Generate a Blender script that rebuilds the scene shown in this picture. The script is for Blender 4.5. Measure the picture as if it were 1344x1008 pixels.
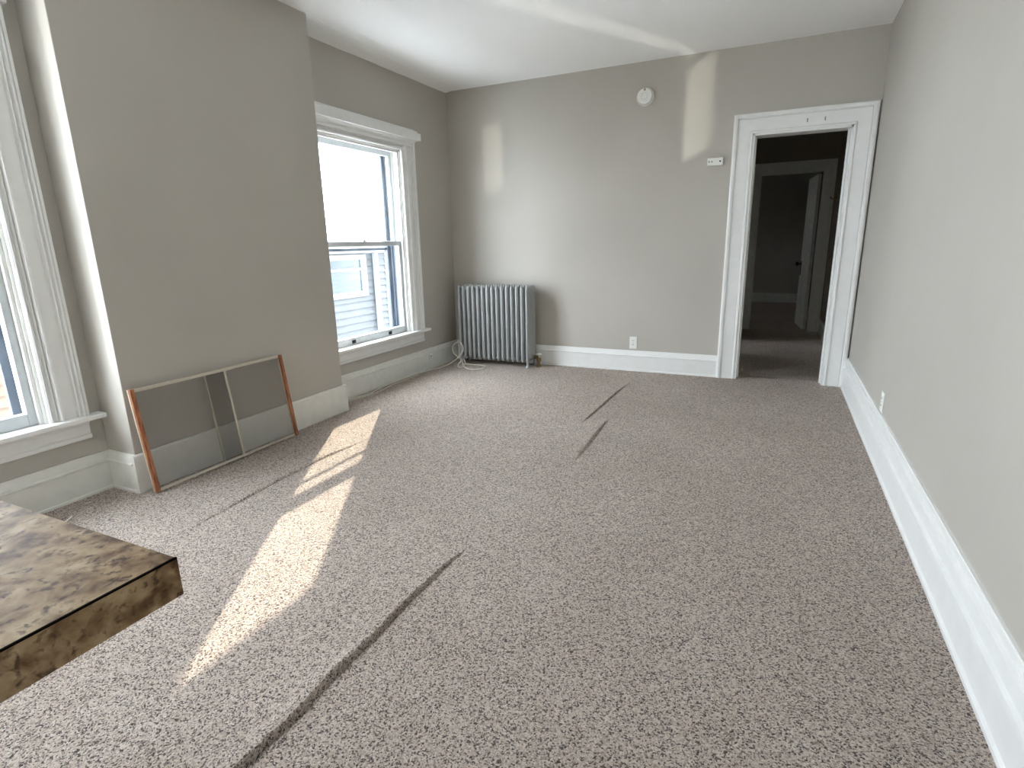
import bpy, bmesh, math, random
import numpy as np
from mathutils import Vector, Matrix, noise
random.seed(7)
C = bpy.context.scene.collection
for o in list(bpy.data.objects): bpy.data.objects.remove(o, do_unlink=True)

# ------------------------------------------------------------------ room numbers (metres)
XR, YB, H = 0.614, 5.271, 2.710        # right wall, far wall, ceiling
XL, XC = -3.152, -2.926                # window wall, chimney breast face
YC0, YC1 = 1.611, 3.170                # chimney breast extent
YREAR = -2.6                           # wall behind the camera

# ------------------------------------------------------------------ camera
def make_camera():
    f, yaw, pitch, roll, h = 727.96, -0.44024, -0.2482, 0.02128, 1.22609
    fwd = Vector((math.sin(yaw)*math.cos(pitch), math.cos(yaw)*math.cos(pitch), math.sin(pitch)))
    r = fwd.cross(Vector((0, 0, 1))).normalized()
    d = fwd.cross(r)
    c, s = math.cos(roll), math.sin(roll)
    r2, d2 = c*r + s*d, -s*r + c*d
    cam = bpy.data.cameras.new('camera'); co = bpy.data.objects.new('camera', cam); C.objects.link(co)
    cam.sensor_fit = 'HORIZONTAL'; cam.sensor_width = 36; cam.lens = f/1344*36
    cam.clip_start = 0.02; cam.clip_end = 300
    m = Matrix((r2, -d2, -fwd)).transposed().to_4x4(); m.translation = (0, 0, h)
    co.matrix_world = m
    bpy.context.scene.camera = co
make_camera()

# ------------------------------------------------------------------ sky, sun, exposure
SKY = 9.0
w = bpy.data.worlds.new('sky'); bpy.context.scene.world = w; w.use_nodes = True
bg = w.node_tree.nodes['Background']; bg.inputs[0].default_value = (0.86, 0.935, 1.03, 1); bg.inputs[1].default_value = SKY
vs = bpy.context.scene.view_settings
vs.view_transform = 'Standard'; vs.look = 'None'; vs.exposure = 1.29; vs.gamma = 1.0; vs.use_curve_mapping = False
def sun_lamp(name, direction, strength, angle, color):
    l = bpy.data.lights.new(name, 'SUN'); l.energy = strength; l.angle = angle; l.color = color
    o = bpy.data.objects.new(name, l); C.objects.link(o)
    o.rotation_euler = Vector(direction).to_track_quat('-Z', 'Y').to_euler()
    o.location = (-20, 30, 20)
sun_lamp('sun', (0.615, -1.0, -0.665), 5.5, math.radians(0.6), (1.0, 0.9, 0.74))
def portal(name, loc, direction, sx, sy):
    l = bpy.data.lights.new(name, 'AREA'); l.shape = 'RECTANGLE'; l.size = sx; l.size_y = sy
    l.cycles.is_portal = True
    o = bpy.data.objects.new(name, l); C.objects.link(o); o.location = loc
    o.rotation_euler = Vector(direction).to_track_quat('-Z', 'Y').to_euler()
def glint(name, loc, direction, sx, sy, power, spread=0.8):
    # sun thrown back by a window pane of the neighbouring houses: a narrow upward beam
    l = bpy.data.lights.new(name, 'AREA'); l.shape = 'RECTANGLE'; l.size = sx; l.size_y = sy
    l.energy = power; l.spread = math.radians(spread); l.color = (1.0, 0.97, 0.86)
    o = bpy.data.objects.new(name, l); C.objects.link(o); o.location = loc
    o.rotation_euler = Vector(direction).to_track_quat('-Z', 'Y').to_euler()
portal('sky_portal_near', (XL-0.24, 0.83, 1.23), (1, 0, 0), 1.04, 1.66)
portal('sky_portal_far', (XL-0.24, 3.90, 1.23), (1, 0, 0), 1.04, 1.66)
portal('sky_portal_rear', (XL-0.24, -1.38, 1.23), (1, 0, 0), 1.04, 1.66)
GD1, GD2 = Vector((1.0, 1.73, 0.57)), Vector((1.0, 2.3, 0.72))
def behind(p, g, k): return Vector(p) - g*k
glint('glint_near', behind((XL, 1.15, 1.30), GD1, 2.2), GD1, 0.30, 2.1, 0.40)
glint('glint_far', behind((XL, 4.05, 1.66), GD2, 1.6), GD2, 0.24, 0.62, 0.07)

# ------------------------------------------------------------------ materials
def new_mat(name):
    m = bpy.data.materials.new(name); m.use_nodes = True
    nt = m.node_tree; b = nt.nodes['Principled BSDF']
    return m, nt, b
def lin(c):
    return tuple(((v/255)/12.92 if v/255 <= .04045 else ((v/255+.055)/1.055)**2.4) for v in c) + (1,)
def nd(nt, t, **kw):
    n = nt.nodes.new(t)
    for k, v in kw.items(): setattr(n, k, v)
    return n
def ramp(nt, stops):
    r = nd(nt, 'ShaderNodeValToRGB'); e = r.color_ramp.elements
    while len(e) < len(stops): e.new(0.5)
    for el, (p, c) in zip(e, stops): el.position = p; el.color = c
    return r
def coords(nt, scale=(1, 1, 1)):
    t = nd(nt, 'ShaderNodeTexCoord'); mp = nd(nt, 'ShaderNodeMapping'); mp.inputs['Scale'].default_value = scale
    nt.links.new(t.outputs['Object'], mp.inputs[0]); return mp.outputs[0]
def bump(nt, b, height, strength, dist):
    bp = nd(nt, 'ShaderNodeBump'); bp.inputs['Strength'].default_value = strength; bp.inputs['Distance'].default_value = dist
    nt.links.new(height, bp.inputs['Height']); nt.links.new(bp.outputs[0], b.inputs['Normal']); return bp
def simple(name, col, rough=0.5, metal=0.0, nscale=40, nstr=0.15, var=0.06, spec=0.5):
    m, nt, b = new_mat(name)
    v = coords(nt); n = nd(nt, 'ShaderNodeTexNoise'); n.inputs['Scale'].default_value = nscale; n.inputs['Detail'].default_value = 4
    nt.links.new(v, n.inputs['Vector'])
    c = lin(col); lo = tuple(x*(1-var) for x in c[:3])+(1,); hi = tuple(min(1, x*(1+var)) for x in c[:3])+(1,)
    r = ramp(nt, [(0.3, lo), (0.7, hi)]); nt.links.new(n.outputs['Fac'], r.inputs[0]); nt.links.new(r.outputs[0], b.inputs['Base Color'])
    b.inputs['Roughness'].default_value = rough; b.inputs['Metallic'].default_value = metal; b.inputs['Specular IOR Level'].default_value = spec
    if nstr: bump(nt, b, n.outputs['Fac'], nstr, 0.002)
    return m
def paint_wall(name, col, rough=0.55):
    m, nt, b = new_mat(name)
    v = coords(nt)
    n1 = nd(nt, 'ShaderNodeTexNoise'); n1.inputs['Scale'].default_value = 1.3; n1.inputs['Detail'].default_value = 3
    n2 = nd(nt, 'ShaderNodeTexNoise'); n2.inputs['Scale'].default_value = 160; n2.inputs['Detail'].default_value = 3
    n3 = nd(nt, 'ShaderNodeTexNoise'); n3.inputs['Scale'].default_value = 5; n3.inputs['Detail'].default_value = 4
    for n in (n1, n2, n3): nt.links.new(v, n.inputs['Vector'])
    c = lin(col)
    r = ramp(nt, [(0.3, tuple(x*.965 for x in c[:3])+(1,)), (0.7, tuple(x*1.035 for x in c[:3])+(1,))])
    nt.links.new(n1.outputs['Fac'], r.inputs[0]); nt.links.new(r.outputs[0], b.inputs['Base Color'])
    mx = nd(nt, 'ShaderNodeMath', operation='MULTIPLY_ADD'); mx.inputs[1].default_value = 3.0
    nt.links.new(n3.outputs['Fac'], mx.inputs[0]); nt.links.new(n2.outputs['Fac'], mx.inputs[2])
    bump(nt, b, mx.outputs[0], 0.25, 0.002)
    b.inputs['Roughness'].default_value = rough; b.inputs['Specular IOR Level'].default_value = 0.35
    return m
M = {}
M['wall'] = paint_wall('grey_wall_paint', (184, 179, 170))
M['wall_hall'] = paint_wall('dimmed_hall_paint', (150, 143, 128), 0.8)  # wall colour darkened to put the unlit hall's dimness into it
M['trim'] = simple('white_trim_paint', (234, 234, 231), 0.35, nscale=14, nstr=0, var=0.02)
M['trim_old'] = simple('worn_white_paint', (224, 223, 216), 0.4, nscale=20, nstr=0.10, var=0.04)
M['channel'] = simple('grey_sash_channel', (92, 100, 108), 0.5, nstr=0)
M['sash'] = simple('sash_paint', (205, 210, 212), 0.4, nscale=30, nstr=0.3, var=0.05)
M['storm'] = simple('storm_aluminium_jamb_shade', (56, 66, 78), 0.5, nscale=60, nstr=0.1, var=0.08)  # frame metal; its dark tone also gives the outer jamb its shade
M['plastic'] = simple('white_plastic', (236, 236, 230), 0.35, nstr=0, var=0.01)
M['plastic_grey'] = simple('grey_plastic', (150, 150, 145), 0.5, nstr=0)
M['dark'] = simple('dark_slot', (25, 24, 22), 0.6, nstr=0)
M['shade_line'] = simple('recess_gap', (45, 42, 38), 0.8, nstr=0)
M['cord'] = simple('cream_cord', (232, 228, 214), 0.5, nstr=0)
M['brass'] = simple('old_brass', (150, 128, 88), 0.4, metal=0.8, var=0.15)
M['iron'] = simple('black_iron', (28, 25, 23), 0.5, metal=0.5)
M['gap_metal'] = simple('dull_screen_metal', (196, 188, 172), 0.45, metal=0.15, nscale=80)
M['scrap'] = simple('white_scrap', (240, 236, 225), 0.8, nstr=0)
# ceiling plaster with faint cracks and trowel ridges
m, nt, b = new_mat('ceiling_plaster'); M['ceiling'] = m
v = coords(nt)
n1 = nd(nt, 'ShaderNodeTexNoise'); n1.inputs['Scale'].default_value = 1.6; n1.inputs['Detail'].default_value = 6; n1.inputs['Distortion'].default_value = 0.6
n2 = nd(nt, 'ShaderNodeTexNoise'); n2.inputs['Scale'].default_value = 120
vo = nd(nt, 'ShaderNodeTexVoronoi', feature='DISTANCE_TO_EDGE'); vo.inputs['Scale'].default_value = 0.9
nt.links.new(v, n1.inputs['Vector']); nt.links.new(v, n2.inputs['Vector'])
mixv = nd(nt, 'ShaderNodeVectorMath', operation='MULTIPLY_ADD'); mixv.inputs[1].default_value = (0.5, 0.5, 0.5)
nt.links.new(n1.outputs['Color'], mixv.inputs[0]); nt.links.new(v, mixv.inputs[2]); nt.links.new(mixv.outputs[0], vo.inputs['Vector'])
cr = ramp(nt, [(0.0, (0, 0, 0, 1)), (0.012, (1, 1, 1, 1))]); nt.links.new(vo.outputs['Distance'], cr.inputs[0])
s1 = nd(nt, 'ShaderNodeMath', operation='MULTIPLY_ADD'); s1.inputs[1].default_value = 6.0
nt.links.new(n1.outputs['Fac'], s1.inputs[0]); nt.links.new(n2.outputs['Fac'], s1.inputs[2])
s2 = nd(nt, 'ShaderNodeMath', operation='MULTIPLY_ADD'); s2.inputs[1].default_value = 0.5
nt.links.new(cr.outputs[0], s2.inputs[0]); nt.links.new(s1.outputs[0], s2.inputs[2])
bump(nt, b, s2.outputs[0], 0.3, 0.004)
b.inputs['Base Color'].default_value = lin((250, 250, 248)); b.inputs['Roughness'].default_value = 0.8; b.inputs['Specular IOR Level'].default_value = 0.2
# carpet: cut pile of mixed beige, taupe and brown yarn
def carpet(name):
    m, nt, b = new_mat(name)
    v = coords(nt)
    nz = nd(nt, 'ShaderNodeTexNoise'); nz.inputs['Scale'].default_value = 190; nz.inputs['Detail'].default_value = 2
    nt.links.new(v, nz.inputs['Vector'])
    wv = nd(nt, 'ShaderNodeVectorMath', operation='MULTIPLY_ADD'); wv.inputs[1].default_value = (0.008, 0.008, 0.008)
    nt.links.new(nz.outputs['Color'], wv.inputs[0]); nt.links.new(v, wv.inputs[2])
    vo = nd(nt, 'ShaderNodeTexVoronoi', feature='F1'); vo.inputs['Scale'].default_value = 245
    nt.links.new(wv.outputs[0], vo.inputs['Vector'])
    sep = nd(nt, 'ShaderNodeSeparateColor'); nt.links.new(vo.outputs['Color'], sep.inputs[0])
    r = ramp(nt, [(0.0, lin((62, 46, 40))), (0.17, lin((114, 94, 84))), (0.33, lin((202, 183, 168))), (0.70, lin((230, 213, 198))), (1.0, lin((250, 238, 226)))])
    nt.links.new(sep.outputs[0], r.inputs[0])
    # wear: large soft patches
    n3 = nd(nt, 'ShaderNodeTexNoise'); n3.inputs['Scale'].default_value = 1.1; n3.inputs['Detail'].default_value = 5
    nt.links.new(v, n3.inputs['Vector'])
    r3 = ramp(nt, [(0.3, (0.86, 0.84, 0.82, 1)), (0.65, (1, 1, 1, 1))]); nt.links.new(n3.outputs['Fac'], r3.inputs[0])
    mx = nd(nt, 'ShaderNodeMixRGB', blend_type='MULTIPLY'); mx.inputs[0].default_value = 1.0
    nt.links.new(r.outputs[0], mx.inputs[1]); nt.links.new(r3.outputs[0], mx.inputs[2])
    nt.links.new(mx.outputs[0], b.inputs['Base Color'])
    inv = nd(nt, 'ShaderNodeMath', operation='MULTIPLY_ADD'); inv.inputs[1].default_value = -1.0; inv.inputs[2].default_value = 1.0
    nt.links.new(vo.outputs['Distance'], inv.inputs[0])
    n4 = nd(nt, 'ShaderNodeTexNoise'); n4.inputs['Scale'].default_value = 420; n4.inputs['Detail'].default_value = 2
    nt.links.new(v, n4.inputs['Vector'])
    ad = nd(nt, 'ShaderNodeMath', operation='MULTIPLY_ADD'); ad.inputs[1].default_value = 0.4
    nt.links.new(n4.outputs['Fac'], ad.inputs[0]); nt.links.new(inv.outputs[0], ad.inputs[2])
    bump(nt, b, ad.outputs[0], 1.0, 0.009)
    b.inputs['Roughness'].default_value = 0.95; b.inputs['Specular IOR Level'].default_value = 0.1
    b.inputs['Sheen Weight'].default_value = 0.25; b.inputs['Sheen Roughness'].default_value = 0.5
    return m
M['carpet'] = carpet('mottled_carpet')
# laminate counter
m, nt, b = new_mat('granite_pattern_laminate'); M['laminate'] = m
v = coords(nt)
n1 = nd(nt, 'ShaderNodeTexNoise'); n1.inputs['Scale'].default_value = 36; n1.inputs['Detail'].default_value = 8; n1.inputs['Distortion'].default_value = 0.3
n2 = nd(nt, 'ShaderNodeTexNoise'); n2.inputs['Scale'].default_value = 95; n2.inputs['Detail'].default_value = 8; n2.inputs['Distortion'].default_value = 0.35
n3 = nd(nt, 'ShaderNodeTexNoise'); n3.inputs['Scale'].default_value = 5; n3.inputs['Detail'].default_value = 3
for n in (n1, n2, n3): nt.links.new(v, n.inputs['Vector'])
r1 = ramp(nt, [(0.34, lin((108, 84, 62))), (0.46, lin((146, 122, 94))), (0.56, lin((172, 149, 118))), (0.7, lin((194, 174, 144)))]); nt.links.new(n1.outputs['Fac'], r1.inputs[0])
r2 = ramp(nt, [(0.33, (.85, .85, .85, 1)), (0.47, (0, 0, 0, 1))]); nt.links.new(n2.outputs['Fac'], r2.inputs[0])
mx = nd(nt, 'ShaderNodeMixRGB'); nt.links.new(r2.outputs[0], mx.inputs[0]); nt.links.new(r1.outputs[0], mx.inputs[1]); mx.inputs[2].default_value = lin((74, 56, 48))
r3 = ramp(nt, [(0.35, (0.8, 0.76, 0.7, 1)), (0.65, (1, 1, 1, 1))]); nt.links.new(n3.outputs['Fac'], r3.inputs[0])
mx2 = nd(nt, 'ShaderNodeMixRGB', blend_type='MULTIPLY'); mx2.inputs[0].default_value = 1
nt.links.new(mx.outputs[0], mx2.inputs[1]); nt.links.new(r3.outputs[0], mx2.inputs[2]); nt.links.new(mx2.outputs[0], b.inputs['Base Color'])
b.inputs['Roughness'].default_value = 0.5; b.inputs['Specular IOR Level'].default_value = 0.05; bump(nt, b, n2.outputs['Fac'], 0.08, 0.001)
# orange brown wood of the screen ends
m, nt, b = new_mat('varnished_wood'); M['wood'] = m
v = coords(nt, (30, 30, 3)); n1 = nd(nt, 'ShaderNodeTexNoise'); n1.inputs['Scale'].default_value = 3; n1.inputs['Detail'].default_value = 6
nt.links.new(v, n1.inputs['Vector']); r1 = ramp(nt, [(0.3, lin((110, 62, 38))), (0.5, lin((158, 98, 64))), (0.72, lin((188, 134, 96)))])
nt.links.new(n1.outputs['Fac'], r1.inputs[0]); nt.links.new(r1.outputs[0], b.inputs['Base Color']); b.inputs['Roughness'].default_value = 0.45
M['wood_light'] = simple('light_wood_edge', (196, 176, 150), 0.5, nscale=60)
# insect mesh: fine woven threads, seen as a grey veil
m, nt, b = new_mat('insect_mesh'); M['mesh'] = m
b.inputs['Base Color'].default_value = lin((72, 69, 63)); b.inputs['Roughness'].default_value = 0.8; b.inputs['Specular IOR Level'].default_value = 0.05
tr = nd(nt, 'ShaderNodeBsdfTransparent'); ms = nd(nt, 'ShaderNodeMixShader')
v = coords(nt)
sp = nd(nt, 'ShaderNodeSeparateXYZ'); nt.links.new(v, sp.inputs[0])
ws = []
for k in ('Y', 'Z'):
    q = nd(nt, 'ShaderNodeMath', operation='MULTIPLY'); q.inputs[1].default_value = 2*math.pi/0.0016; nt.links.new(sp.outputs[k], q.inputs[0])
    s = nd(nt, 'ShaderNodeMath', operation='SINE'); nt.links.new(q.outputs[0], s.inputs[0]); ws.append(s)
mxm = nd(nt, 'ShaderNodeMath', operation='MAXIMUM'); nt.links.new(ws[0].outputs[0], mxm.inputs[0]); nt.links.new(ws[1].outputs[0], mxm.inputs[1])
r1 = ramp(nt, [(0.45, (0.10, 0.10, 0.10, 1)), (0.95, (0.48, 0.48, 0.48, 1))]); nt.links.new(mxm.outputs[0], r1.inputs[0])
nt.links.new(r1.outputs[0], ms.inputs[0]); nt.links.new(tr.outputs[0], ms.inputs[1]); nt.links.new(b.outputs[0], ms.inputs[2])
nt.links.new(ms.outputs[0], nt.nodes['Material Output'].inputs[0])
# window glass: clear, and the dusty lower pane
def glass(name, dirt):
    m, nt, b = new_mat(name); nt.nodes.remove(b)
    tr = nd(nt, 'ShaderNodeBsdfTransparent'); tr.inputs[0].default_value = (0.96, 0.98, 0.98, 1)
    gl = nd(nt, 'ShaderNodeBsdfGlossy'); gl.inputs['Roughness'].default_value = 0.02
    lw = nd(nt, 'ShaderNodeLayerWeight'); lw.inputs[0].default_value = 0.5
    pw = nd(nt, 'ShaderNodeMath', operation='POWER'); pw.inputs[1].default_value = 5.0; nt.links.new(lw.outputs['Facing'], pw.inputs[0])
    fr = nd(nt, 'ShaderNodeMath', operation='MULTIPLY_ADD'); fr.inputs[1].default_value = 0.94; fr.inputs[2].default_value = 0.06; nt.links.new(pw.outputs[0], fr.inputs[0])
    ms = nd(nt, 'ShaderNodeMixShader'); nt.links.new(fr.outputs[0], ms.inputs[0]); nt.links.new(tr.outputs[0], ms.inputs[1]); nt.links.new(gl.outputs[0], ms.inputs[2])
    out = ms
    if dirt:
        v = coords(nt)
        n1 = nd(nt, 'ShaderNodeTexNoise'); n1.inputs['Scale'].default_value = 7; n1.inputs['Detail'].default_value = 7; n1.inputs['Distortion'].default_value = 0.7
        nt.links.new(v, n1.inputs['Vector'])
        r1 = ramp(nt, [(0.4, (dirt*.4,)*3+(1,)), (0.72, (dirt*1.8,)*3+(1,))]); nt.links.new(n1.outputs['Fac'], r1.inputs[0])
        tl = nd(nt, 'ShaderNodeBsdfTranslucent'); tl.inputs[0].default_value = (0.9, 0.95, 1, 1)
        m2 = nd(nt, 'ShaderNodeMixShader'); nt.links.new(r1.outputs[0], m2.inputs[0]); nt.links.new(ms.outputs[0], m2.inputs[1]); nt.links.new(tl.outputs[0], m2.inputs[2])
        out = m2
    nt.links.new(out.outputs[0], nt.nodes['Material Output'].inputs[0])
    return m
M['glass'] = glass('window_glass', 0)
M['glass_dirty'] = glass('dusty_window_glass', 0.009)
# neighbour siding
M['siding_tan'] = simple('tan_clapboard', (84, 68, 54), 0.7, nscale=12, nstr=0.1)
M['siding_grey'] = simple('grey_clapboard', (47, 51, 54), 0.7, nscale=22, nstr=0.1, var=0.2)
M['out_white'] = simple('outdoor_white_trim', (104, 110, 114), 0.6)
M['out_glass'] = simple('outdoor_window_pane', (34, 48, 56), 0.15, nscale=3, var=0.15, nstr=0)
M['roof'] = simple('roof_shingle', (70, 66, 62), 0.9, nscale=60, nstr=0.4)
M['ground'] = simple('bounce_ground', (238, 239, 240), 0.95, nscale=5, nstr=0.3)  # unseen ground, whitened and raised to bounce light onto the ceiling
M['radiator'] = simple('silver_radiator_paint', (168, 170, 170), 0.42, metal=0.15, nscale=50, nstr=0, var=0.06)
M['black_seam'] = simple('black_seam', (14, 11, 9), 0.9, nstr=0, spec=0.02)
M['cabinet'] = simple('cabinet_board', (200, 194, 182), 0.5)

# ------------------------------------------------------------------ mesh helpers
class MB:
    def __init__(s): s.bm = bmesh.new()
    def box(s, lo, hi, bev=0.0, seg=2):
        r = bmesh.ops.create_cube(s.bm, size=1)
        vs = r['verts']
        for v in vs:
            v.co = Vector([(lo[i]+hi[i])/2 + v.co[i]*(hi[i]-lo[i]) for i in range(3)])
        if bev:
            es = list({e for v in vs for e in v.link_edges})
            bmesh.ops.bevel(s.bm, geom=es, offset=bev, segments=seg, affect='EDGES', profile=0.5)
        return s
    def quad(s, pts):
        s.bm.faces.new([s.bm.verts.new(p) for p in pts]); return s
    def loft(s, rings, closed=True, cap=True):
        R = [[s.bm.verts.new(p) for p in r] for r in rings]
        n = len(R[0])
        for a, b2 in zip(R, R[1:]):
            for i in range(n if closed else n-1):
                j = (i+1) % n
                s.bm.faces.new((a[i], a[j], b2[j], b2[i]))
        if cap and closed:
            s.bm.faces.new(list(reversed(R[0]))); s.bm.faces.new(R[-1])
        return s
    def tube(s, pts, r, n=10, cap=True):
        pts = [Vector(p) for p in pts]; rings = []
        up = Vector((0, 0, 1)); prev = None
        for i, p in enumerate(pts):
            t = (pts[min(i+1, len(pts)-1)] - pts[max(i-1, 0)]).normalized()
            if prev is None:
                a = t.cross(up)
                if a.length < 1e-3: a = t.cross(Vector((1, 0, 0)))
                a.normalize()
            else:
                a = (prev - t*prev.dot(t)).normalized()
            prev = a; b2 = t.cross(a)
            rr = r[i] if isinstance(r, (list, tuple)) else r
            rings.append([p + a*rr*math.cos(2*math.pi*k/n) + b2*rr*math.sin(2*math.pi*k/n) for k in range(n)])
        return s.loft(rings, True, cap)
    def lathe(s, prof, origin, axis, n=40):
        # prof: (radius, along axis)
        ax = Vector(axis).normalized(); a = ax.orthogonal().normalized(); b2 = ax.cross(a); o = Vector(origin)
        rings = [[o + ax*h + (a*math.cos(2*math.pi*k/n) + b2*math.sin(2*math.pi*k/n))*max(r, 1e-4) for k in range(n)] for r, h in prof]
        return s.loft(rings)
    def build(s, name, mat, parent=None, smooth=False, **props):
        bmesh.ops.recalc_face_normals(s.bm, faces=s.bm.faces)
        me = bpy.data.meshes.new(name); s.bm.to_mesh(me); s.bm.free()
        me.materials.append(mat)
        if smooth:
            me.polygons.foreach_set('use_smooth', [True]*len(me.polygons))
            me.set_sharp_from_angle(angle=math.radians(38))
        o = bpy.data.objects.new(name, me); C.objects.link(o)
        if smooth:
            wn = o.modifiers.new('face_weighted_normals', 'WEIGHTED_NORMAL'); wn.keep_sharp = True; wn.weight = 100
        if parent: o.parent = parent; o.matrix_parent_inverse = parent.matrix_world.inverted()
        for k, v in props.items(): o[k] = v
        return o
def empty(name, loc, **props):
    o = bpy.data.objects.new(name, None); o.location = loc; o.empty_display_size = 0.1; C.objects.link(o)
    o.matrix_world = Matrix.Translation(loc)
    for k, v in props.items(): o[k] = v
    return o
def struct(o): o['kind'] = 'structure'; return o
def wall_boxes(mb, fixed, lo, hi, a0, a1, z0, z1, holes):
    # fixed axis 0 (x) or 1 (y); slab between lo..hi on it; holes (a, b, c, d) cut through
    A = sorted({a0, a1, *[h[0] for h in holes], *[h[1] for h in holes]})
    for i in range(len(A)-1):
        am, cuts = (A[i]+A[i+1])/2, []
        for h in holes:
            if h[0] < am < h[1]: cuts.append((h[2], h[3]))
        cuts.sort(); z = z0; segs = []
        for c in cuts:
            if c[0] > z: segs.append((z, c[0]))
            z = c[1]
        if z < z1: segs.append((z, z1))
        for s0, s1 in segs:
            if fixed == 0: mb.box((lo, A[i], s0), (hi, A[i+1], s1))
            else: mb.box((A[i], lo, s0), (A[i+1], hi, s1))
def extrude_profile(mb, prof, p0, p1, normal):
    # prof: (outwards, height) closed outline; path p0-p1 on the floor
    p0, p1, n = Vector(p0), Vector(p1), Vector(normal).normalized()
    mb.loft([[p0 + n*d + Vector((0, 0, z)) for d, z in prof], [p1 + n*d + Vector((0, 0, z)) for d, z in prof]])
def sweep_u(mb, prof, axis, face, sign, u0, u1, zb, zt, bottom=False):
    # casing round an opening: prof (w outward from the opening, t off the wall), mitred at the corners
    ring = []
    pts = [(u0, zb, -1, 0), (u0, zt, -1, 1), (u1, zt, 1, 1), (u1, zb, 1, 0)]
    for (u, z, su, sz) in pts:
        r = []
        for w_, t in prof:
            uu, zz = u + su*w_, z + sz*w_
            r.append(Vector((face + sign*t, uu, zz)) if axis == 0 else Vector((uu, face + sign*t, zz)))
        ring.append(r)
    mb.loft(ring)

# ------------------------------------------------------------------ floor with carpet ridges
def seg_dist(px, py, pts):
    best = np.full(px.shape, 9.0); side = np.zeros(px.shape); amp = np.zeros(px.shape)
    tot = len(pts)-1
    for i in range(tot):
        ax, ay, aa = pts[i]; bx, by, ba = pts[i+1]
        dx, dy = bx-ax, by-ay; L = dx*dx+dy*dy
        t = np.clip(((px-ax)*dx+(py-ay)*dy)/L, 0, 1)
        ex, ey = px-(ax+t*dx), py-(ay+t*dy); d = np.hypot(ex, ey)
        m_ = d < best
        best = np.where(m_, d, best); amp = np.where(m_, aa+(ba-aa)*t, amp); side = np.where(m_, np.sign(ex), side)
    return best, side, amp
RIDGES = [  # (x, y, height), width on the -x side, width on the +x side
    ([(-1.06, 0.2, .016), (-1.085, 0.69, .018), (-1.078, 0.85, .017), (-1.088, 1.02, .018), (-1.083, 1.2, .016), (-1.092, 1.42, .014), (-1.088, 1.66, .009), (-1.07, 1.85, 0)], .055, .010),
    ([(-1.15, 3.50, 0), (-1.137, 3.68, .007), (-1.13, 3.95, .011), (-1.124, 4.35, .012), (-1.116, 4.6, .008), (-1.10, 4.8, 0)], .05, .012),
    ([(-0.96, 2.80, 0), (-0.972, 2.98, .009), (-0.985, 3.35, .014), (-0.995, 3.6, .009), (-0.99, 3.72, 0)], .06, .014),
    ([(-2.30, 1.25, 0), (-2.33, 1.5, .006), (-2.37, 1.95, .011), (-2.385, 2.35, .010), (-2.36, 2.60, .006), (-2.34, 2.8, 0)], .06, .018),
    ([(-1.62, 2.35, 0), (-1.60, 2.7, .002), (-1.58, 3.1, .002), (-1.55, 3.4, 0)], .05, .03),
]
def make_floor():
    xs = np.linspace(XL-0.02, XR+0.02, 1100); ys = np.linspace(YREAR-0.02, 5.42, 520)
    X, Y = np.meshgrid(xs, ys)
    Z = np.zeros_like(X)
    for pts, wl, wr in RIDGES:
        d, s, a = seg_dist(X + 0.0025*np.sin(Y*83) + 0.0018*np.sin(Y*197+1) + 0.0015*np.sin(Y*311+X*90), Y, pts)
        a = a*(0.86 + 0.14*np.sin(Y*57+2)*np.sin(Y*131))
        wd = np.where(s < 0, wl, wr)
        Z += a*np.exp(-(d/wd)**2)
        Z -= np.where(s > 0, 1.0, 0.0)*a*0.9*np.exp(-((d-wr*1.25)/0.0045)**2)
    Z += 0.0025*np.sin(X*2.1+1)*np.sin(Y*1.3)*np.clip((X+2.9), 0, 1)*np.clip((0.5-X), 0, 1)*np.clip(4.9-Y, 0, 1)
    nx, ny = len(xs), len(ys)
    co = np.stack([X, Y, Z], -1).reshape(-1, 3)
    i = np.arange(ny-1)[:, None]*nx + np.arange(nx-1)[None, :]
    f = np.stack([i, i+1, i+nx+1, i+nx], -1).reshape(-1, 4)
    me = bpy.data.meshes.new('floor'); me.from_pydata(co.tolist(), [], f.tolist()); me.materials.append(M['carpet'])
    me.polygons.foreach_set('use_smooth', [True]*len(me.polygons))
    o = bpy.data.objects.new('floor', me); C.objects.link(o); struct(o)
make_floor()
mb = MB(); mb.box((-2.2, 5.40, -0.06), (XR+0.02, 12.3, 0.0)); struct(mb.build('floor_hall', M['carpet']))

# ------------------------------------------------------------------ walls
WIN = {'window_1': (3.38, 4.42), 'window_2': (0.285, 1.375), 'added_window_3': (-1.925, -0.835)}  # the third window is unseen, added to brighten the right wall
ZS, ZT = 0.40, 2.06                    # window opening
mb = MB(); wall_boxes(mb, 0, XL-0.20, XL, YREAR, YB+0.14, 0, H, [(a, b_, ZS, ZT if k == 'window_1' else 2.24) for k, (a, b_) in WIN.items()]); struct(mb.build('wall_left', M['wall']))
DX0, DX1, DZ = -0.257, 0.449, 2.05
mb = MB(); wall_boxes(mb, 1, YB, YB+0.14, XL, XR, 0, H, [(DX0-0.005, DX1+0.005, 0, DZ+0.005)]); struct(mb.build('wall_back', M['wall']))
mb = MB(); mb.box((XR, YREAR-0.2, 0), (XR+0.15, 12.3, H)); struct(mb.build('wall_right', M['wall']))
mb = MB(); mb.box((XL-0.2, YREAR-0.2, 0), (XR, YREAR, H)); struct(mb.build('wall_rear', M['trim']))
mb = MB(); mb.box((XL, YC0, 0), (XC, YC1, H), 0.004, 3); struct(mb.build('wall_chimney', M['wall']))
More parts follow.
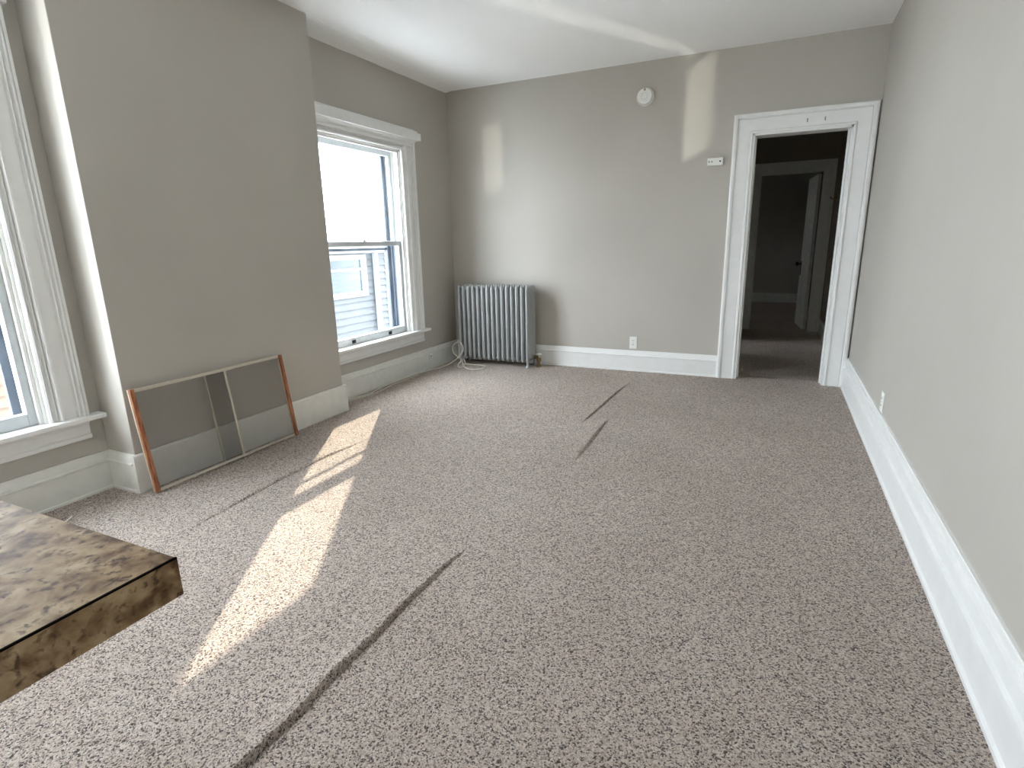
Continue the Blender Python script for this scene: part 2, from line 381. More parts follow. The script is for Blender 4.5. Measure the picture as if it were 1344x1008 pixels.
# ceiling with the sagging plaster wedge over the far window
mb = MB(); mb.box((XL-0.2, YREAR-0.2, H), (XR+0.15, YB+0.14, H+0.12))
mb.box((XL-0.02, YC1-0.4, H-0.004), (XC-0.06, YC1, H+0.01))
top = [(XC+0.03, YC1-0.02), (XL+0.05, YB+0.0)]
rings = []
for k in range(13):
    t = k/12; y = YC1-0.02 + (YB-YC1+0.02)*t
    xc = (XC+0.03)*(1-t) + (XL+0.06)*t; dz = 0.020*(1-t)+0.010
    wv = 0.003*math.sin(k*1.7)
    rings.append([(xc, y, H+0.004), (xc-0.02, y, H-0.004), ((xc*0.55+XL*0.45), y, H-0.012*(1-0.5*t)+wv*0.3), (XL+0.012, y, H-dz+wv), (XL-0.01, y, H-dz), (XL-0.01, y, H+0.004)])
mb.loft(rings)
struct(mb.build('ceiling', M['ceiling'], smooth=True))
# hall shell beyond the doorway
YH = 8.38
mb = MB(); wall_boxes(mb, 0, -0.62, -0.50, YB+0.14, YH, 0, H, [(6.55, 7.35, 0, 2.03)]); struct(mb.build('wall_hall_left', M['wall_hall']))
mb = MB(); wall_boxes(mb, 0, -2.25, -2.15, 6.1, YH, 0, H, [(6.7, 7.2, 0.9, 1.5)]); mb.box((-2.2, 6.1, 0), (-0.62, 6.2, H)); struct(mb.build('wall_added_side_room', M['wall']))  # unseen side room with an opening, added to light the hall floor
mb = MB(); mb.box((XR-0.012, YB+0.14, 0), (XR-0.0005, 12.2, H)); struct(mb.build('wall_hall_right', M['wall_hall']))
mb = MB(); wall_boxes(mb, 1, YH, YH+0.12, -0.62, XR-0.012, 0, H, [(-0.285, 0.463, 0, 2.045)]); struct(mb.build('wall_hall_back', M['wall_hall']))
mb = MB(); mb.box((-2.2, 12.1, 0), (XR-0.012, 12.25, H)); wall_boxes(mb, 0, -2.25, -2.15, YH+0.12, 12.1, 0, H, [(9.6, 9.85, 1.0, 1.4)]); mb.box((-2.2, YH, 0), (-0.62, YH+0.12, H)); struct(mb.build('wall_far_room', M['wall']))  # small unseen hole in the left side, added to let sky light in
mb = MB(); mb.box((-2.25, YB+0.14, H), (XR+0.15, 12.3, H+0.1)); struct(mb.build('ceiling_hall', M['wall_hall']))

# ------------------------------------------------------------------ baseboards
def ogee(t, h):
    return [(0, 0), (t+0.006, 0), (t+0.006, 0.012), (t, 0.016), (t, h*0.72), (t+0.006, h*0.735), (t+0.006, h*0.775), (t-0.001, h*0.80),
            (t-0.003, h*0.86), (t-0.008, h*0.92), (t-0.010, h*0.97), (t-0.012, h), (0, h)]
def plain(t, h): return [(0, 0), (t, 0), (t, h-0.006), (t-0.005, h), (0, h)]
BB = 0.205
mb = MB(); extrude_profile(mb, ogee(0.022, BB), (XL, YC1, 0), (XL, YB, 0), (1, 0, 0)); struct(mb.build('baseboard_left', M['trim_old'], smooth=True))
mb = MB(); extrude_profile(mb, ogee(0.022, BB), (XL, YREAR, 0), (XL, YC0, 0), (1, 0, 0)); struct(mb.build('baseboard_left_near', M['trim_old'], smooth=True))
mb = MB(); extrude_profile(mb, plain(0.022, BB), (XC, YC0-0.022, 0), (XC, YC1+0.022, 0), (1, 0, 0))
extrude_profile(mb, plain(0.022, BB), (XL+0.02, YC1, 0), (XC+0.0, YC1, 0), (0, 1, 0)); struct(mb.build('baseboard_chimney', M['trim_old'], smooth=True))
mb = MB(); extrude_profile(mb, ogee(0.022, BB), (XL+0.02, YC0, 0), (XC+0.001, YC0, 0), (0, -1, 0)); struct(mb.build('baseboard_chimney_side', M['trim_old'], smooth=True))
mb = MB(); extrude_profile(mb, ogee(0.020, 0.20), (XL, YB, 0), (DX0-0.153, YB, 0), (0, -1, 0)); struct(mb.build('baseboard_back', M['trim'], smooth=True))
mb = MB(); extrude_profile(mb, [(0, 0), (0.038, 0), (0.038, 0.014), (0.030, 0.022), (0.028, 0.135), (0.038, 0.143), (0.036, 0.158), (0.026, 0.166), (0.024, 0.205), (0.030, 0.211), (0.028, 0.222), (0.018, 0.228), (0.020, 0.238), (0.010, 0.244), (0.010, 0.252), (0, 0.252)],
    (XR, YREAR, 0), (XR, YB-0.02, 0), (-1, 0, 0)); struct(mb.build('baseboard_right', M['trim'], smooth=True))
mb = MB(); extrude_profile(mb, plain(0.02, 0.18), (XR-0.012, YB+0.14, 0), (XR-0.012, YH, 0), (-1, 0, 0))
extrude_profile(mb, plain(0.02, 0.18), (-2.15, 12.1, 0), (XR-0.012, 12.1, 0), (0, -1, 0)); struct(mb.build('baseboard_hall', M['trim_old']))

# ------------------------------------------------------------------ windows
CAS = [(0, 0), (0, 0.022), (0.010, 0.028), (0.013, 0.018), (0.022, 0.026), (0.026, 0.016), (0.036, 0.030), (0.042, 0.020), (0.050, 0.040), (0.060, 0.042), (0.066, 0.018),
       (0.136, 0.018), (0.141, 0.034), (0.148, 0.036), (0.152, 0.026), (0.158, 0.044), (0.166, 0.046), (0.170, 0.034), (0.176, 0.042), (0.190, 0.040), (0.190, 0)]
def frame_boxes(mb, x0, x1, y0, y1, z0, z1, wl, wt, wb, bev=0.003):
    mb.box((x0, y0, z0), (x1, y0+wl, z1), bev); mb.box((x0, y1-wl, z0), (x1, y1, z1), bev)
    mb.box((x0, y0+wl, z0), (x1, y1-wl, z0+wb), bev); mb.box((x0, y0+wl, z1-wt), (x1, y1-wl, z1), bev)
def make_window(name, y0, y1):
    ZT = 2.06 if name == 'window_1' else 2.24
    up = ZT - 2.06; ov = 0.25 if name == 'window_1' else 0.167
    ck = 1.0 if name == 'window_1' else 0.87
    r = empty(name, (XL, (y0+y1)/2, ZS), kind='structure')
    mb = MB(); sweep_u(mb, [(w_*ck, t_) for w_, t_ in CAS], 0, XL, 1, y0, y1, ZS+0.022, ZT); mb.build('casing', M['trim'], r, True)
    # jamb lining with parting beads
    mb = MB(); t = 0.012
    mb.box((XL-0.071, y0-0.001, ZS), (XL+0.002, y0+t, ZT)); mb.box((XL-0.071, y1-t, ZS), (XL+0.002, y1+0.001, ZT)); mb.box((XL-0.118, y0, ZT-t), (XL+0.002, y1, ZT+0.001))
    for yy in ((y0+t, y0+t+0.016), (y1-t-0.016, y1-t)):
        mb.box((XL-0.028, yy[0], ZS), (XL-0.006, yy[1], ZT), 0.002); mb.box((XL-0.082, yy[0], ZS), (XL-0.072, yy[1], ZT), 0.001)
    mb.box((XL-0.028, y0+t, ZT-t-0.016), (XL-0.006, y1-t, ZT-t), 0.002)
    mb.build('jamb', M['trim'], r)
    mb = MB(); mb.box((XL-0.118, y0-0.001, ZS), (XL-0.0712, y0+t-0.0005, ZT)); mb.box((XL-0.118, y1-t+0.0005, ZS), (XL-0.0712, y1+0.001, ZT)); mb.build('sash_channel', M['channel'], r)
    # head: crown layers and the projecting blind rail
    mb = MB(); mb.box((XL, y0-ov, 2.158+up), (XL+0.075, y1+ov, 2.222+up), 0.003); mb.build('head_rail', M['trim'], r)
    mb = MB(); mb.box((XL, y0-ov+0.015, 2.222+up), (XL+0.050, y1+ov-0.015, 2.243+up), 0.004); mb.build('head_cap', M['trim'], r)
    mb = MB(); extrude_profile(mb, [(0, 2.098), (0.036, 2.10), (0.040, 2.112), (0.034, 2.118), (0.042, 2.135), (0.054, 2.15), (0.056, 2.158), (0, 2.158)], (XL, y0-0.19, up), (XL, y1+0.19, up), (1, 0, 0)); mb.build('head_moulding', M['trim'], r, True)
    # stool and apron
    lo = max(y0-0.25, (YC1+0.0005) if name == 'window_1' else -9)
    hi = min(y1+(0.255 if name == 'window_1' else 0.23), (YC0-0.0005) if name != 'window_1' else 9)
    mb = MB(); mb.box((XL-0.10, lo, ZS-0.004), (XL+0.068, hi, ZS+0.022), 0.006, 3); mb.build('stool', M['trim'], r, True)
    lo2, hi2 = max(lo, y0-0.195), min(hi, y1+(0.20 if name == 'window_1' else 0.165))
    mb = MB(); extrude_profile(mb, [(0, 0.297), (0.018, 0.297), (0.022, 0.305), (0.022, 0.318), (0.014, 0.324), (0.016, 0.372), (0.030, 0.388), (0.036, 0.397), (0, 0.397)], (XL, lo2, 0), (XL, hi2, 0), (1, 0, 0)); mb.build('apron', M['trim'], r, True)
    a, b_ = y0+t, y1-t
    # lower sash (inner), upper sash (outer)
    zm = 1.246
    ls = MB(); frame_boxes(ls, XL-0.070, XL-0.030, a, b_, ZS+0.022, zm+0.022, 0.049, 0.040, 0.062); ls = ls.build('lower_sash', M['sash'], r)
    MB().quad([(XL-0.052, a+0.05, ZS+0.07), (XL-0.052, b_-0.05, ZS+0.07), (XL-0.052, b_-0.05, zm), (XL-0.052, a+0.05, zm)]).build('pane', M['glass_dirty'], ls)
    for yy in ((y0+y1)/2-0.265, (y0+y1)/2+0.235):
        q = MB(); q.box((XL-0.031, yy-0.022, ZS+0.034), (XL-0.024, yy+0.022, ZS+0.062), 0.002)
        q.box((XL-0.026, yy-0.012, ZS+0.038), (XL-0.018, yy+0.012, ZS+0.050), 0.002); q.build('sash_lift', M['dark'], ls)
    q = MB(); q.box((XL-0.068, (y0+y1)/2-0.025, zm+0.022), (XL-0.036, (y0+y1)/2+0.025, zm+0.028), 0.002); q.lathe([(0.012, 0), (0.012, 0.012), (0.005, 0.016)], (XL-0.05, (y0+y1)/2, zm+0.026), (0, 0, 1), 14)
    q.build('sash_lock', M['plastic_grey'], ls, True)
    us = MB(); frame_boxes(us, XL-0.115, XL-0.083, a, b_, zm-0.012, ZT-0.012, 0.048, 0.045, 0.036); us = us.build('upper_sash', M['sash'], r)
    MB().quad([(XL-0.10, a+0.045, zm+0.02), (XL-0.10, b_-0.045, zm+0.02), (XL-0.10, b_-0.045, ZT-0.055), (XL-0.10, a+0.045, ZT-0.055)]).build('pane', M['glass'], us)
    # aluminium storm window outside
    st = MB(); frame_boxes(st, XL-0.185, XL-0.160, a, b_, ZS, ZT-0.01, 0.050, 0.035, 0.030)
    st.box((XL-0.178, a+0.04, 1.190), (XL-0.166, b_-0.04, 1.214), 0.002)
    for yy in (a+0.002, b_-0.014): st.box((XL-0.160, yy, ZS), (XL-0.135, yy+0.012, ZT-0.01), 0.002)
    st.box((XL-0.20, y0-0.001, ZS), (XL-0.1182, y0+t, ZT)); st.box((XL-0.20, y1-t, ZS), (XL-0.1182, y1+0.001, ZT)); st.box((XL-0.20, y0, ZT-t), (XL-0.1182, y1, ZT+0.001))  # outer jamb lining, coloured dark in place of shade
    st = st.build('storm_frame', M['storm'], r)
    # outer sill
    q = MB(); q.box((XL-0.24, y0-0.04, ZS-0.05), (XL-0.10, y1+0.04, ZS-0.004), 0.004); q.build('outer_sill', M['sash'], r)
    return r
for k, (a, b_) in WIN.items(): make_window(k, a, b_)
# ------------------------------------------------------------------ doorway to the hall
DC = [(0, 0), (0, 0.020), (0.006, 0.026), (0.016, 0.026), (0.022, 0.018), (0.030, 0.020), (0.095, 0.026), (0.110, 0.030), (0.114, 0.024), (0.122, 0.036), (0.136, 0.040), (0.146, 0.038), (0.153, 0.030), (0.153, 0)]
r = empty('door_1', ((DX0+DX1)/2, YB, 0), kind='structure')
mb = MB(); sweep_u(mb, DC, 1, YB, -1, DX0, DX1, 0, DZ); mb.build('casing', M['trim'], r, True)
mb = MB(); t = 0.016
mb.box((DX0-0.004, YB-0.018, 0), (DX0+t, YB+0.145, DZ)); mb.box((DX1-t, YB-0.018, 0), (DX1+0.004, YB+0.145, DZ)); mb.box((DX0, YB-0.018, DZ-t), (DX1, YB+0.145, DZ+0.004))
mb.box((DX0+t, YB+0.06, 0), (DX0+t+0.012, YB+0.10, DZ-t)); mb.box((DX1-t-0.012, YB+0.06, 0), (DX1-t, YB+0.10, DZ-t))
mb.build('jamb', M['trim'], r)
for xx in (0.127, 0.249):
    mb = MB(); mb.box((xx-0.004, YB-0.032, 2.098), (xx+0.004, YB-0.024, 2.125), 0.001); mb.tube([(xx, YB-0.026, 2.102), (xx, YB-0.040, 2.100), (xx, YB-0.042, 2.110)], 0.0022, 6); mb.build('curtain_hook', M['plastic_grey'], r)
# far hall doorway with its leaf swung open
r = empty('door_2', (0.09, YH, 0), kind='structure')
mb = MB(); sweep_u(mb, [(0, 0), (0, 0.02), (0.02, 0.024), (0.09, 0.024), (0.10, 0.032), (0.128, 0.032), (0.128, 0)], 1, YH, -1, -0.276, 0.458, 0, 2.035); mb.build('casing', M['trim_old'], r)
mb = MB(); mb.box((-0.286, YH-0.02, 0), (-0.266, YH+0.125, 2.04)); mb.box((0.448, YH-0.02, 0), (0.464, YH+0.125, 2.04)); mb.box((-0.276, YH-0.02, 2.025), (0.458, YH+0.125, 2.046)); mb.build('jamb', M['trim_old'], r)
ang = math.radians(96.3)
def leaf_pt(u, tt, z):   # u from the hinge, tt thickness
    d = Vector((math.cos(ang), math.sin(ang), 0)); n = Vector((-d.y, d.x, 0))
    return Vector((0.432, YH+0.045, 0)) + d*u + n*tt + Vector((0, 0, z))
def leaf_box(mb, u0, u1, t0, t1, z0, z1):
    pts = [leaf_pt(u, t_, z) for z in (z0, z1) for u, t_ in ((u0, t0), (u1, t0), (u1, t1), (u0, t1))]
    mb.loft([pts[:4], pts[4:]])
mb = MB(); leaf_box(mb, 0, 0.70, 0.006, 0.030, 0.012, 2.0)
for u0, u1, z0, z1 in ((0, 0.11, 0.012, 2.0), (0.59, 0.70, 0.012, 2.0), (0.11, 0.59, 0.012, 0.24), (0.11, 0.59, 0.86, 1.02), (0.11, 0.59, 1.88, 2.0), (0.30, 0.40, 0.24, 0.86), (0.30, 0.40, 1.02, 1.88)):
    leaf_box(mb, u0, u1, 0, 0.036, z0, z1)
leaf = mb.build('door_leaf', M['trim_old'], r)
mb = MB(); leaf_box(mb, 0.625, 0.675, 0.036, 0.040, 0.70, 0.90); mb.build('escutcheon', M['iron'], leaf)
mb = MB(); mb.lathe([(0.010, 0), (0.010, 0.03), (0.026, 0.036), (0.030, 0.05), (0.022, 0.064), (0.001, 0.068)], leaf_pt(0.65, 0.04, 0.86), leaf_pt(0, 1, 0)-leaf_pt(0, 0, 0), 20); mb.build('knob', M['iron'], leaf, True)

# ------------------------------------------------------------------ radiator
RX0, RX1, RY0, RY1 = -2.968, -2.166, 4.998, 5.215
rad = empty('radiator', ((RX0+RX1)/2, (RY0+RY1)/2, 0), label='silver painted cast iron column radiator standing in the far left corner', category='radiator')
NS = 15; pitch = (RX1-RX0-0.036)/(NS-1)
def capsule_tube(mb, x, y, z0, z1, rx, ry, n=14):
    rings = []
    for k in range(5):
        a = math.pi/2*k/4; s = math.sin(a) if k else 0.08
        rings.append((z0 + 0.035*(1-math.cos(a)), s))
    for k in range(4, -1, -1):
        a = math.pi/2*k/4; s = math.sin(a) if k else 0.08
        rings.append((z1 - 0.030*(1-math.cos(a)), s))
    mb.loft([[(x+rx*s*math.cos(2*math.pi*i/n), y+ry*s*math.sin(2*math.pi*i/n), z) for i in range(n)] for z, s in rings])
def section_mesh():
    mb = MB(); zt = 0.822; zb = 0.055
    ys = [RY0+0.026, RY0+0.080, RY0+0.136, RY1-0.026]
    for i, y in enumerate(ys):
        capsule_tube(mb, 0, y, zb+(0.0 if i in (0, 3) else 0.01), zt-(0.0 if i in (0, 3) else -0.004), 0.0165, 0.025)
    for z in (zb+0.045, zt-0.045):
        mb.tube([(0, RY0+0.02, z), (0, RY0+0.05, z), (0, RY1-0.05, z), (0, RY1-0.02, z)], [0.014, 0.0165, 0.0165, 0.014], 12)
        mb.tube([(-pitch/2, (RY0+RY1)/2, z), (pitch/2, (RY0+RY1)/2, z)], 0.024, 14)
    # thin web between the columns
    mb.box((-0.003, RY0+0.05, zb+0.03), (0.003, RY1-0.02, zt-0.03), 0.001)
    return mb
first = section_mesh().build('section', M['radiator'], None, True)
first.location = (RX0+0.018, 0, 0)
bpy.context.view_layer.update()
secs = [first]
for i in range(1, NS):
    s_ = first.copy(); C.objects.link(s_); s_.location = (RX0+0.018+i*pitch, 0, 0); secs.append(s_)
for s_ in secs:
    s_.parent = rad; s_.matrix_parent_inverse = rad.matrix_world.inverted()
for xx, sx in ((RX0+0.018, -1), (RX1-0.018, 1)):
    for yy, sy in ((RY0+0.024, -1), (RY1-0.024, 1)):
        mb = MB()
        prof = [(0.020, 0.0), (0.021, 0.012), (0.013, 0.03), (0.014, 0.055), (0.017, 0.09)]
        mb.loft([[(xx + r_*0.85*math.cos(2*math.pi*k/12), yy + sy*(0.012 if z < 0.02 else 0.004) + r_*math.sin(2*math.pi*k/12), z+0.001) for k in range(12)] for r_, z in prof])
        mb.build('leg', M['radiator'], rad, True)
# shut-off valve at the right end
mb = MB(); vx, vy = -2.105, 5.125
mb.tube([(vx, vy, 0.001), (vx, vy, 0.10)], 0.013, 12); mb.lathe([(0.026, 0), (0.026, 0.006)], (vx, vy, 0.001), (0, 0, 1), 18)
mb.lathe([(0.017, 0.055), (0.024, 0.062), (0.024, 0.088), (0.017, 0.095)], (vx, vy, 0), (0, 0, 1), 8)
mb.tube([(RX1-0.02, vy, 0.098), (vx, vy, 0.098)], 0.014, 12); mb.lathe([(0.021, 0), (0.021, 0.016)], (vx-0.045, vy, 0.098), (1, 0, 0), 6)
val = mb.build('valve', M['brass'], rad, True, label='dull brass shut-off valve')
mb = MB(); mb.lathe([(0.006, 0), (0.006, 0.02), (0.026, 0.022), (0.030, 0.028), (0.026, 0.036), (0.008, 0.038)], (vx, vy, 0.10), (0, 0, 1), 18); mb.build('handle', M['plastic'], val, True)

# ------------------------------------------------------------------ sliding window screen leaning on the chimney breast
scr = empty('window_screen', (-2.82, 2.11, 0), label='adjustable insect screen with brown wooden ends leaning on the chimney breast', category='window screen')
SB = Vector((-2.825, 0, 0.008)); ST = Vector((-2.893, 0, 0.552))          # foot and head of the lean
SU = (ST-SB).normalized(); SN = Vector((SU.z, 0, -SU.x)).normalized(); SL = (ST-SB).length
def sp_(y, s_, n_): return Vector((0, y, 0)) + SB + SU*s_ + SN*n_
def scr_box(mb, y0, y1, s0, s1, n0, n1):
    mb.loft([[sp_(y, s0, n_) for y, n_ in ((y0, n0), (y1, n0), (y1, n1), (y0, n1))], [sp_(y, s1, n_) for y, n_ in ((y0, n0), (y1, n0), (y1, n1), (y0, n1))]])
Y0, YA, YBAR, Y1 = 1.632, 2.040, 2.162, 2.578
for y0, y1 in ((Y0-0.012, Y0+0.010), (Y1-0.008, Y1+0.012)):
    mb = MB(); scr_box(mb, y0, y1, 0, SL, -0.012, 0.012); e_ = mb.build('end_rail', M['wood'], scr)
    mb = MB(); scr_box(mb, y0-0.0012, y0, 0, SL, -0.012, -0.003); mb.build('edge_strip', M['gap_metal'], e_)
mb = MB(); scr_box(mb, Y0+0.010, YBAR+0.055, SL-0.018, SL-0.002, 0.001, 0.011); mb.build('top_rail', M['gap_metal'], scr)
mb = MB(); scr_box(mb, YA-0.05, Y1-0.008, SL-0.016, SL-0.001, -0.010, 0.0); mb.build('top_rail', M['gap_metal'], scr)
mb = MB(); scr_box(mb, Y0+0.010, YBAR+0.055, 0.002, 0.016, 0.001, 0.011); mb.build('bottom_rail', M['gap_metal'], scr)
mb = MB(); scr_box(mb, YA-0.05, Y1-0.008, 0.001, 0.013, -0.010, 0.0); mb.build('bottom_rail', M['gap_metal'], scr)
mb = MB(); scr_box(mb, YBAR-0.005, YBAR+0.006, 0.016, SL-0.018, 0.001, 0.010); mb.build('centre_bar', M['gap_metal'], scr)
mb = MB(); scr_box(mb, YA-0.004, YA+0.004, 0.013, SL-0.016, -0.010, -0.001); mb.build('centre_bar', M['gap_metal'], scr)
mb = MB(); mb.quad([sp_(Y0+0.01, 0.012, 0.0045), sp_(YBAR, 0.012, 0.0045), sp_(YBAR, SL-0.012, 0.0045), sp_(Y0+0.01, SL-0.012, 0.0045)]); mb.build('mesh_panel', M['mesh'], scr)
mb = MB(); mb.quad([sp_(YA, 0.010, -0.0055), sp_(Y1-0.006, 0.010, -0.0055), sp_(Y1-0.006, SL-0.012, -0.0055), sp_(YA, SL-0.012, -0.0055)]); mb.build('mesh_panel', M['mesh'], scr)

# ------------------------------------------------------------------ counter in the near left corner
ctr = empty('counter', (-1.2, -0.3, 0), label='kitchen counter with brown granite pattern laminate top in the near left corner', category='counter')
CX1, CY1, CZ = -0.569, 0.336, 0.900
mb = MB(); mb.box((-1.95, -0.9, CZ-0.046), (CX1-0.0016, CY1-0.0016, CZ), 0.0008, 1); top = mb.build('countertop', M['laminate'], ctr)
mb = MB(); mb.box((CX1-0.0015, -0.9, CZ-0.046), (CX1, CY1-0.001, CZ-0.0012)); mb.build('edge_strip', M['laminate'], top)
mb = MB(); mb.box((CX1-0.0022, -0.9, CZ-0.0018), (CX1+0.0002, CY1-0.001, CZ+0.0003)); mb.build('edge_seam', M['black_seam'], top)
mb = MB(); mb.box((-1.93, -0.88, 0.09), (-0.66, -0.02, CZ-0.047)); cab = mb.build('cabinet', M['cabinet'], ctr)
mb = MB(); mb.box((-1.90, -0.82, 0.004), (-0.70, -0.06, 0.09)); mb.build('toe_kick', M['dark'], ctr)

# ------------------------------------------------------------------ small things on the walls
def outlet(axis, pos, sign, label, group=None):
    r = empty('wall_outlet', pos, label=label, category='outlet', group='white wall outlets')
    x, y, z = pos
    def bx(mb, u0, u1, t0, t1, z0, z1, bev=0.001):
        t0, t1 = sorted((sign*t0, sign*t1))
        if axis == 0: mb.box((x+t0, y+u0, z+z0), (x+t1, y+u1, z+z1), bev)
        else: mb.box((x+u0, y+t0, z+z0), (x+u1, y+t1, z+z1), bev)
    mb = MB(); bx(mb, -0.036, 0.036, 0, 0.006, -0.058, 0.058, 0.002); pl = mb.build('face_plate', M['plastic'], r, True)
    for zc in (-0.02, 0.02):
        mb = MB(); bx(mb, -0.017, 0.017, 0.005, 0.008, zc-0.015, zc+0.015, 0.0012); so = mb.build('socket', M['plastic'], pl)
        mb = MB(); bx(mb, -0.008, -0.005, 0.0075, 0.0086, zc-0.003, zc+0.007, 0); bx(mb, 0.005, 0.008, 0.0075, 0.0086, zc-0.003, zc+0.007, 0); mb.build('slots', M['dark'], pl)
    mb = MB(); bx(mb, -0.003, 0.003, 0.0055, 0.0075, -0.003, 0.003, 0.0005); mb.build('screw', M['plastic_grey'], pl)
    return r
outlet(1, (-1.182, YB, 0.275), -1, 'white wall outlet on the far wall above its baseboard')
outlet(0, (XR, 3.605, 0.315), -1, 'white wall outlet low on the right wall')
# small outlet on the baseboard by the radiator
r = empty('baseboard_outlet', (XL+0.022, 4.70, 0.125), label='small white surface outlet screwed to the baseboard below the far window', category='outlet')
mb = MB(); mb.box((XL+0.0222, 4.672, 0.092), (XL+0.030, 4.728, 0.150), 0.003); pl = mb.build('face_plate', M['plastic'], r, True)
mb = MB()
for yy in (4.690, 4.708): mb.box((XL+0.029, yy-0.003, 0.118), (XL+0.0312, yy+0.003, 0.132))
mb.box((XL+0.029, 4.694, 0.100), (XL+0.0312, 4.702, 0.108)); mb.build('slots', M['dark'], pl)
# smoke detector
r = empty('smoke_detector', (-1.147, YB, 2.428), label='round white smoke detector high on the far wall', category='smoke detector')
mb = MB(); mb.lathe([(0.074, 0), (0.074, 0.012), (0.070, 0.016)], (-1.147, YB, 2.428), (0, -1, 0), 48); mb.build('base', M['plastic'], r, True)
mb = MB(); mb.lathe([(0.066, 0.014), (0.068, 0.020), (0.066, 0.040), (0.060, 0.047), (0.040, 0.049), (0.038, 0.052), (0.001, 0.052)], (-1.147, YB, 2.428), (0, -1, 0), 48); cv = mb.build('cover', M['plastic'], r, True)
mb = MB(); mb.lathe([(0.010, 0.050), (0.010, 0.054), (0.008, 0.055)], (-1.147+0.002, YB, 2.428+0.050), (0, -1, 0), 16); mb.build('sounder_hole', M['plastic_grey'], cv)
mb = MB()
for k in range(10):
    a = 2*math.pi*k/10; mb.lathe([(0.003, 0.051), (0.003, 0.0535)], (-1.147+0.026*math.cos(a), YB, 2.428+0.026*math.sin(a)), (0, -1, 0), 8)
mb.build('vent_holes', M['plastic_grey'], cv)
mb = MB(); mb.lathe([(0.012, 0.051), (0.013, 0.055), (0.010, 0.057)], (-1.147, YB, 2.428-0.002), (0, -1, 0), 20); mb.build('test_button', M['plastic'], cv, True)
# small control box
r = empty('wall_sensor', (-0.538, YB, 1.858), label='small white rectangular sensor box on the far wall beside the doorway', category='sensor')
mb = MB(); mb.box((-0.601, YB-0.034, 1.827), (-0.475, YB-0.0005, 1.888), 0.004, 3); q = mb.build('housing', M['plastic'], r, True)
for xx, rr in ((-0.585, 0.0065), (-0.563, 0.0065), (-0.498, 0.007)):
    mb = MB(); mb.lathe([(rr, 0.032), (rr, 0.0355)], (xx, YB, 1.858), (0, -1, 0), 14); mb.build('indicator', M['dark'] if rr > .0068 else M['plastic_grey'], q)
# coat hook in the hall
r = empty('coat_hook', (XR-0.012, 8.0, 1.66), label='small brass coat hook on the right wall of the dark hall', category='hook')
mb = MB(); mb.box((XR-0.020, 7.985, 1.635), (XR-0.0125, 8.015, 1.69), 0.002); mb.tube([(XR-0.018, 8.0, 1.67), (XR-0.05, 8.0, 1.665), (XR-0.08, 8.0, 1.672), (XR-0.09, 8.0, 1.69)], [0.005, 0.005, 0.006, 0.009], 8)
mb.build('hook', M['brass'], r, True)

# ------------------------------------------------------------------ cream cable on the floor
def spline(pts, per=8):
    P = [Vector(p) for p in pts]; out = []
    for i in range(len(P)-1):
        p0, p1, p2, p3 = P[max(i-1, 0)], P[i], P[i+1], P[min(i+2, len(P)-1)]
        for k in range(per):
            t = k/per
            out.append(0.5*((2*p1)+(-p0+p2)*t+(2*p0-5*p1+4*p2-p3)*t*t+(-p0+3*p1-3*p2+p3)*t**3))
    out.append(P[-1]); return out
zc = 0.007
cable = [(-3.085, 3.21, zc), (-3.095, 3.43, zc), (-3.050, 3.62, zc), (-3.10, 3.84, zc), (-3.105, 4.08, zc), (-3.10, 4.30, 0.010), (-3.085, 4.46, 0.014), (-3.06, 4.62, zc), (-3.03, 4.76, zc), (-2.985, 4.85, 0.03), (-2.915, 4.90, 0.09),
         (-2.872, 4.925, 0.175), (-2.900, 4.93, 0.232), (-2.955, 4.935, 0.238), (-3.000, 4.93, 0.190), (-2.990, 4.925, 0.125), (-2.925, 4.91, 0.085), (-2.88, 4.89, 0.060), (-2.90, 4.87, 0.03), (-2.885, 4.83, 0.010), (-2.855, 4.80, zc),
         (-2.83, 4.83, zc), (-2.84, 4.90, 0.02), (-2.87, 4.93, 0.065), (-2.885, 4.93, 0.05), (-2.84, 4.86, 0.012), (-2.73, 4.765, zc), (-2.64, 4.77, zc), (-2.60, 4.86, zc), (-2.64, 4.95, zc), (-2.76, 4.96, zc), (-2.84, 4.965, zc), (-2.90, 4.95, zc)]
mb = MB(); mb.tube(spline(cable), 0.005, 8)
cab_ = mb.build('cable', M['cord'], None, True, label='cream coaxial cable running along the baseboard to a loop by the radiator', category='cable')
c2 = [(-3.122, 4.64, zc), (-3.075, 4.40, zc), (-3.060, 4.15, zc), (-3.06, 3.95, zc), (-3.02, 3.72, zc), (-3.03, 3.55, zc), (-3.07, 3.35, zc), (-3.06, 3.20, zc)]
c2 = [(-3.119, 4.96, 0.165), (-3.112, 4.985, 0.15), (-3.108, 4.98, 0.10), (-3.108, 4.93, 0.04), (-3.095, 4.86, zc), (-3.10, 4.74, zc)] + c2
c2[6:7] = []
mb = MB(); mb.tube(spline(c2), 0.0028, 8)
mb.build('thin_strand', M['cord'], cab_, True)

# ------------------------------------------------------------------ paper scraps on the carpet
for i, (x, y, s_, a, lab) in enumerate([(-3.03, 1.408, 0.016, 0.4, 'small white paper scrap by the near baseboard, the larger one'), (-2.955, 1.375, 0.010, 1.2, 'tiny pale scrap nearer the chimney corner'), (-2.93, 1.27, 0.018, 2.0, 'thin pale sliver on the carpet below the near window')]):
    mb = MB(); ca, sa = math.cos(a), math.sin(a); pr = [(-1, -.5), (.7, -.7), (1, .3), (.1, .6), (-.8, .5)]
    if i == 2: pr = [(p_[0]*1.3, p_[1]*.3) for p_ in pr]
    rings = [[(x+s_*(u*ca-v_*sa), y+s_*(u*sa+v_*ca), z+0.004*u*(z > 0.0) ) for u, v_ in pr] for z in (0.006, 0.008)]
    mb.loft(rings); mb.build('paper_scrap', M['scrap'], None, label=lab, category='scrap', group='paper scraps on the carpet by the near baseboard')

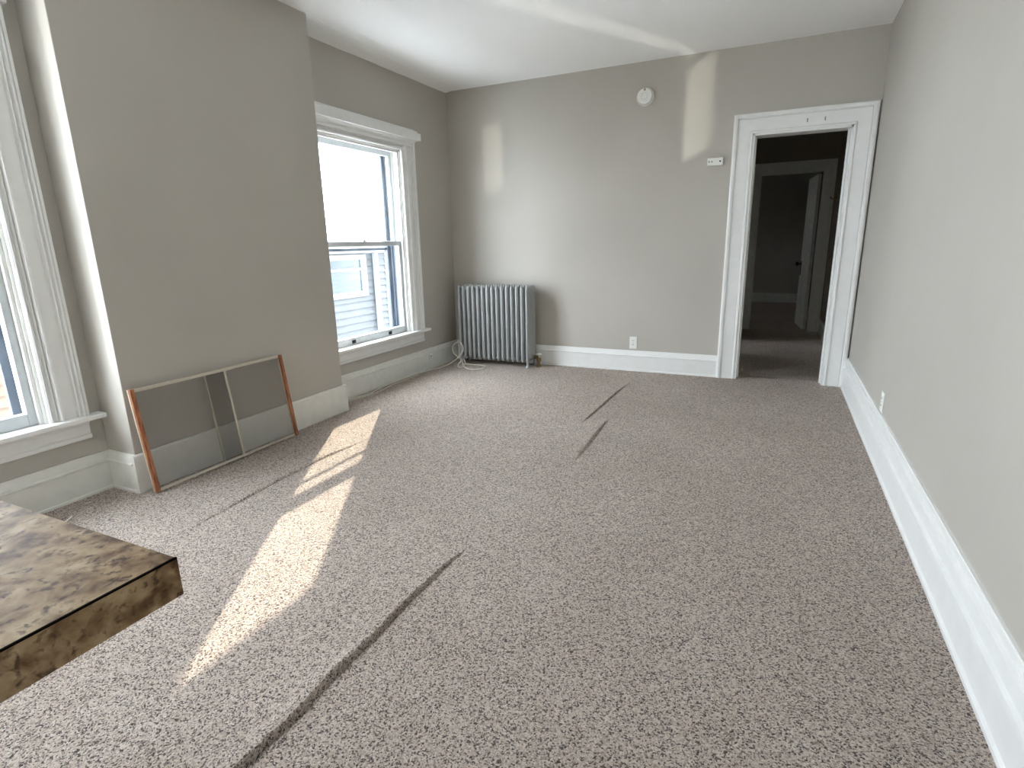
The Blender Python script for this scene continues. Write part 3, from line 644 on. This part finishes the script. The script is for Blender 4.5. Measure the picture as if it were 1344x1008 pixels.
# ------------------------------------------------------------------ outside
mb = MB(); mb.box((-60, -60, -1.5), (XL-0.25, 60, -1.4)); struct(mb.build('ground', M['ground']))
def clapboard(mb, x, y0, y1, z0, z1, h=0.11):
    z = z0
    while z < z1-1e-6:
        zt = min(z+h, z1)
        mb.loft([[(x-0.02, y, z), (x+0.028, y, z), (x+0.002, y, zt), (x-0.02, y, zt)] for y in (y0, y1)]); z = zt
tan = empty('neighbour_house', (-6.6, 2.4, -1.4), label='tan clapboard house outside the near window', category='house')
mb = MB(); mb.box((-11, 0.9, -1.4), (-6.32, 3.9, 0.50)); clapboard(mb, -6.3, 0.9, 3.9, -1.39, 0.50, 0.105); mb.build('wall', M['siding_tan'], tan)
mb = MB(); mb.loft([[(-6.15, y, 0.50), (-11.2, y, 0.50), (-11.2, y, 0.62), (-8.7, y, 0.95), (-6.15, y, 0.60)] for y in (0.75, 4.05)]); mb.build('roof', M['roof'], tan)
gr = empty('neighbour_house', (-6.6, 7.0, -1.4), label='weathered grey clapboard house outside the far window', category='house')
mb = MB(); mb.box((-10, 5.2, -1.4), (-6.33, 8.35, 1.20)); clapboard(mb, -6.3, 5.2, 8.3, -1.39, 1.20, 0.115); mb.build('wall', M['siding_grey'], gr)
mb = MB(); mb.box((-6.34, 8.16, -1.4), (-6.27, 8.36, 1.20), 0.004); mb.box((-6.34, 5.2, 1.12), (-6.27, 8.36, 1.22), 0.004); mb.build('corner_board', M['out_white'], gr)
mb = MB(); mb.loft([[(-6.1, y, 1.22), (-10.2, y, 1.22), (-10.2, y, 1.30), (-8.2, y, 1.34), (-6.1, y, 1.27)] for y in (5.0, 8.5)]); mb.build('roof', M['roof'], gr)
wf = MB(); frame_boxes(wf, -6.32, -6.25, 6.30, 7.62, 0.42, 1.10, 0.13, 0.08, 0.09, 0.004); wf.box((-6.30, 6.43, 0.85), (-6.262, 7.49, 0.88)); wf = wf.build('window', M['out_white'], gr)
MB().box((-6.30, 6.42, 0.49), (-6.275, 7.50, 1.03)).build('pane', M['out_glass'], wf)
mb = MB(); mb.box((-6.27, 7.80, -1.0), (-6.20, 7.88, 1.12), 0.01); mb.build('downspout', M['out_white'], gr)
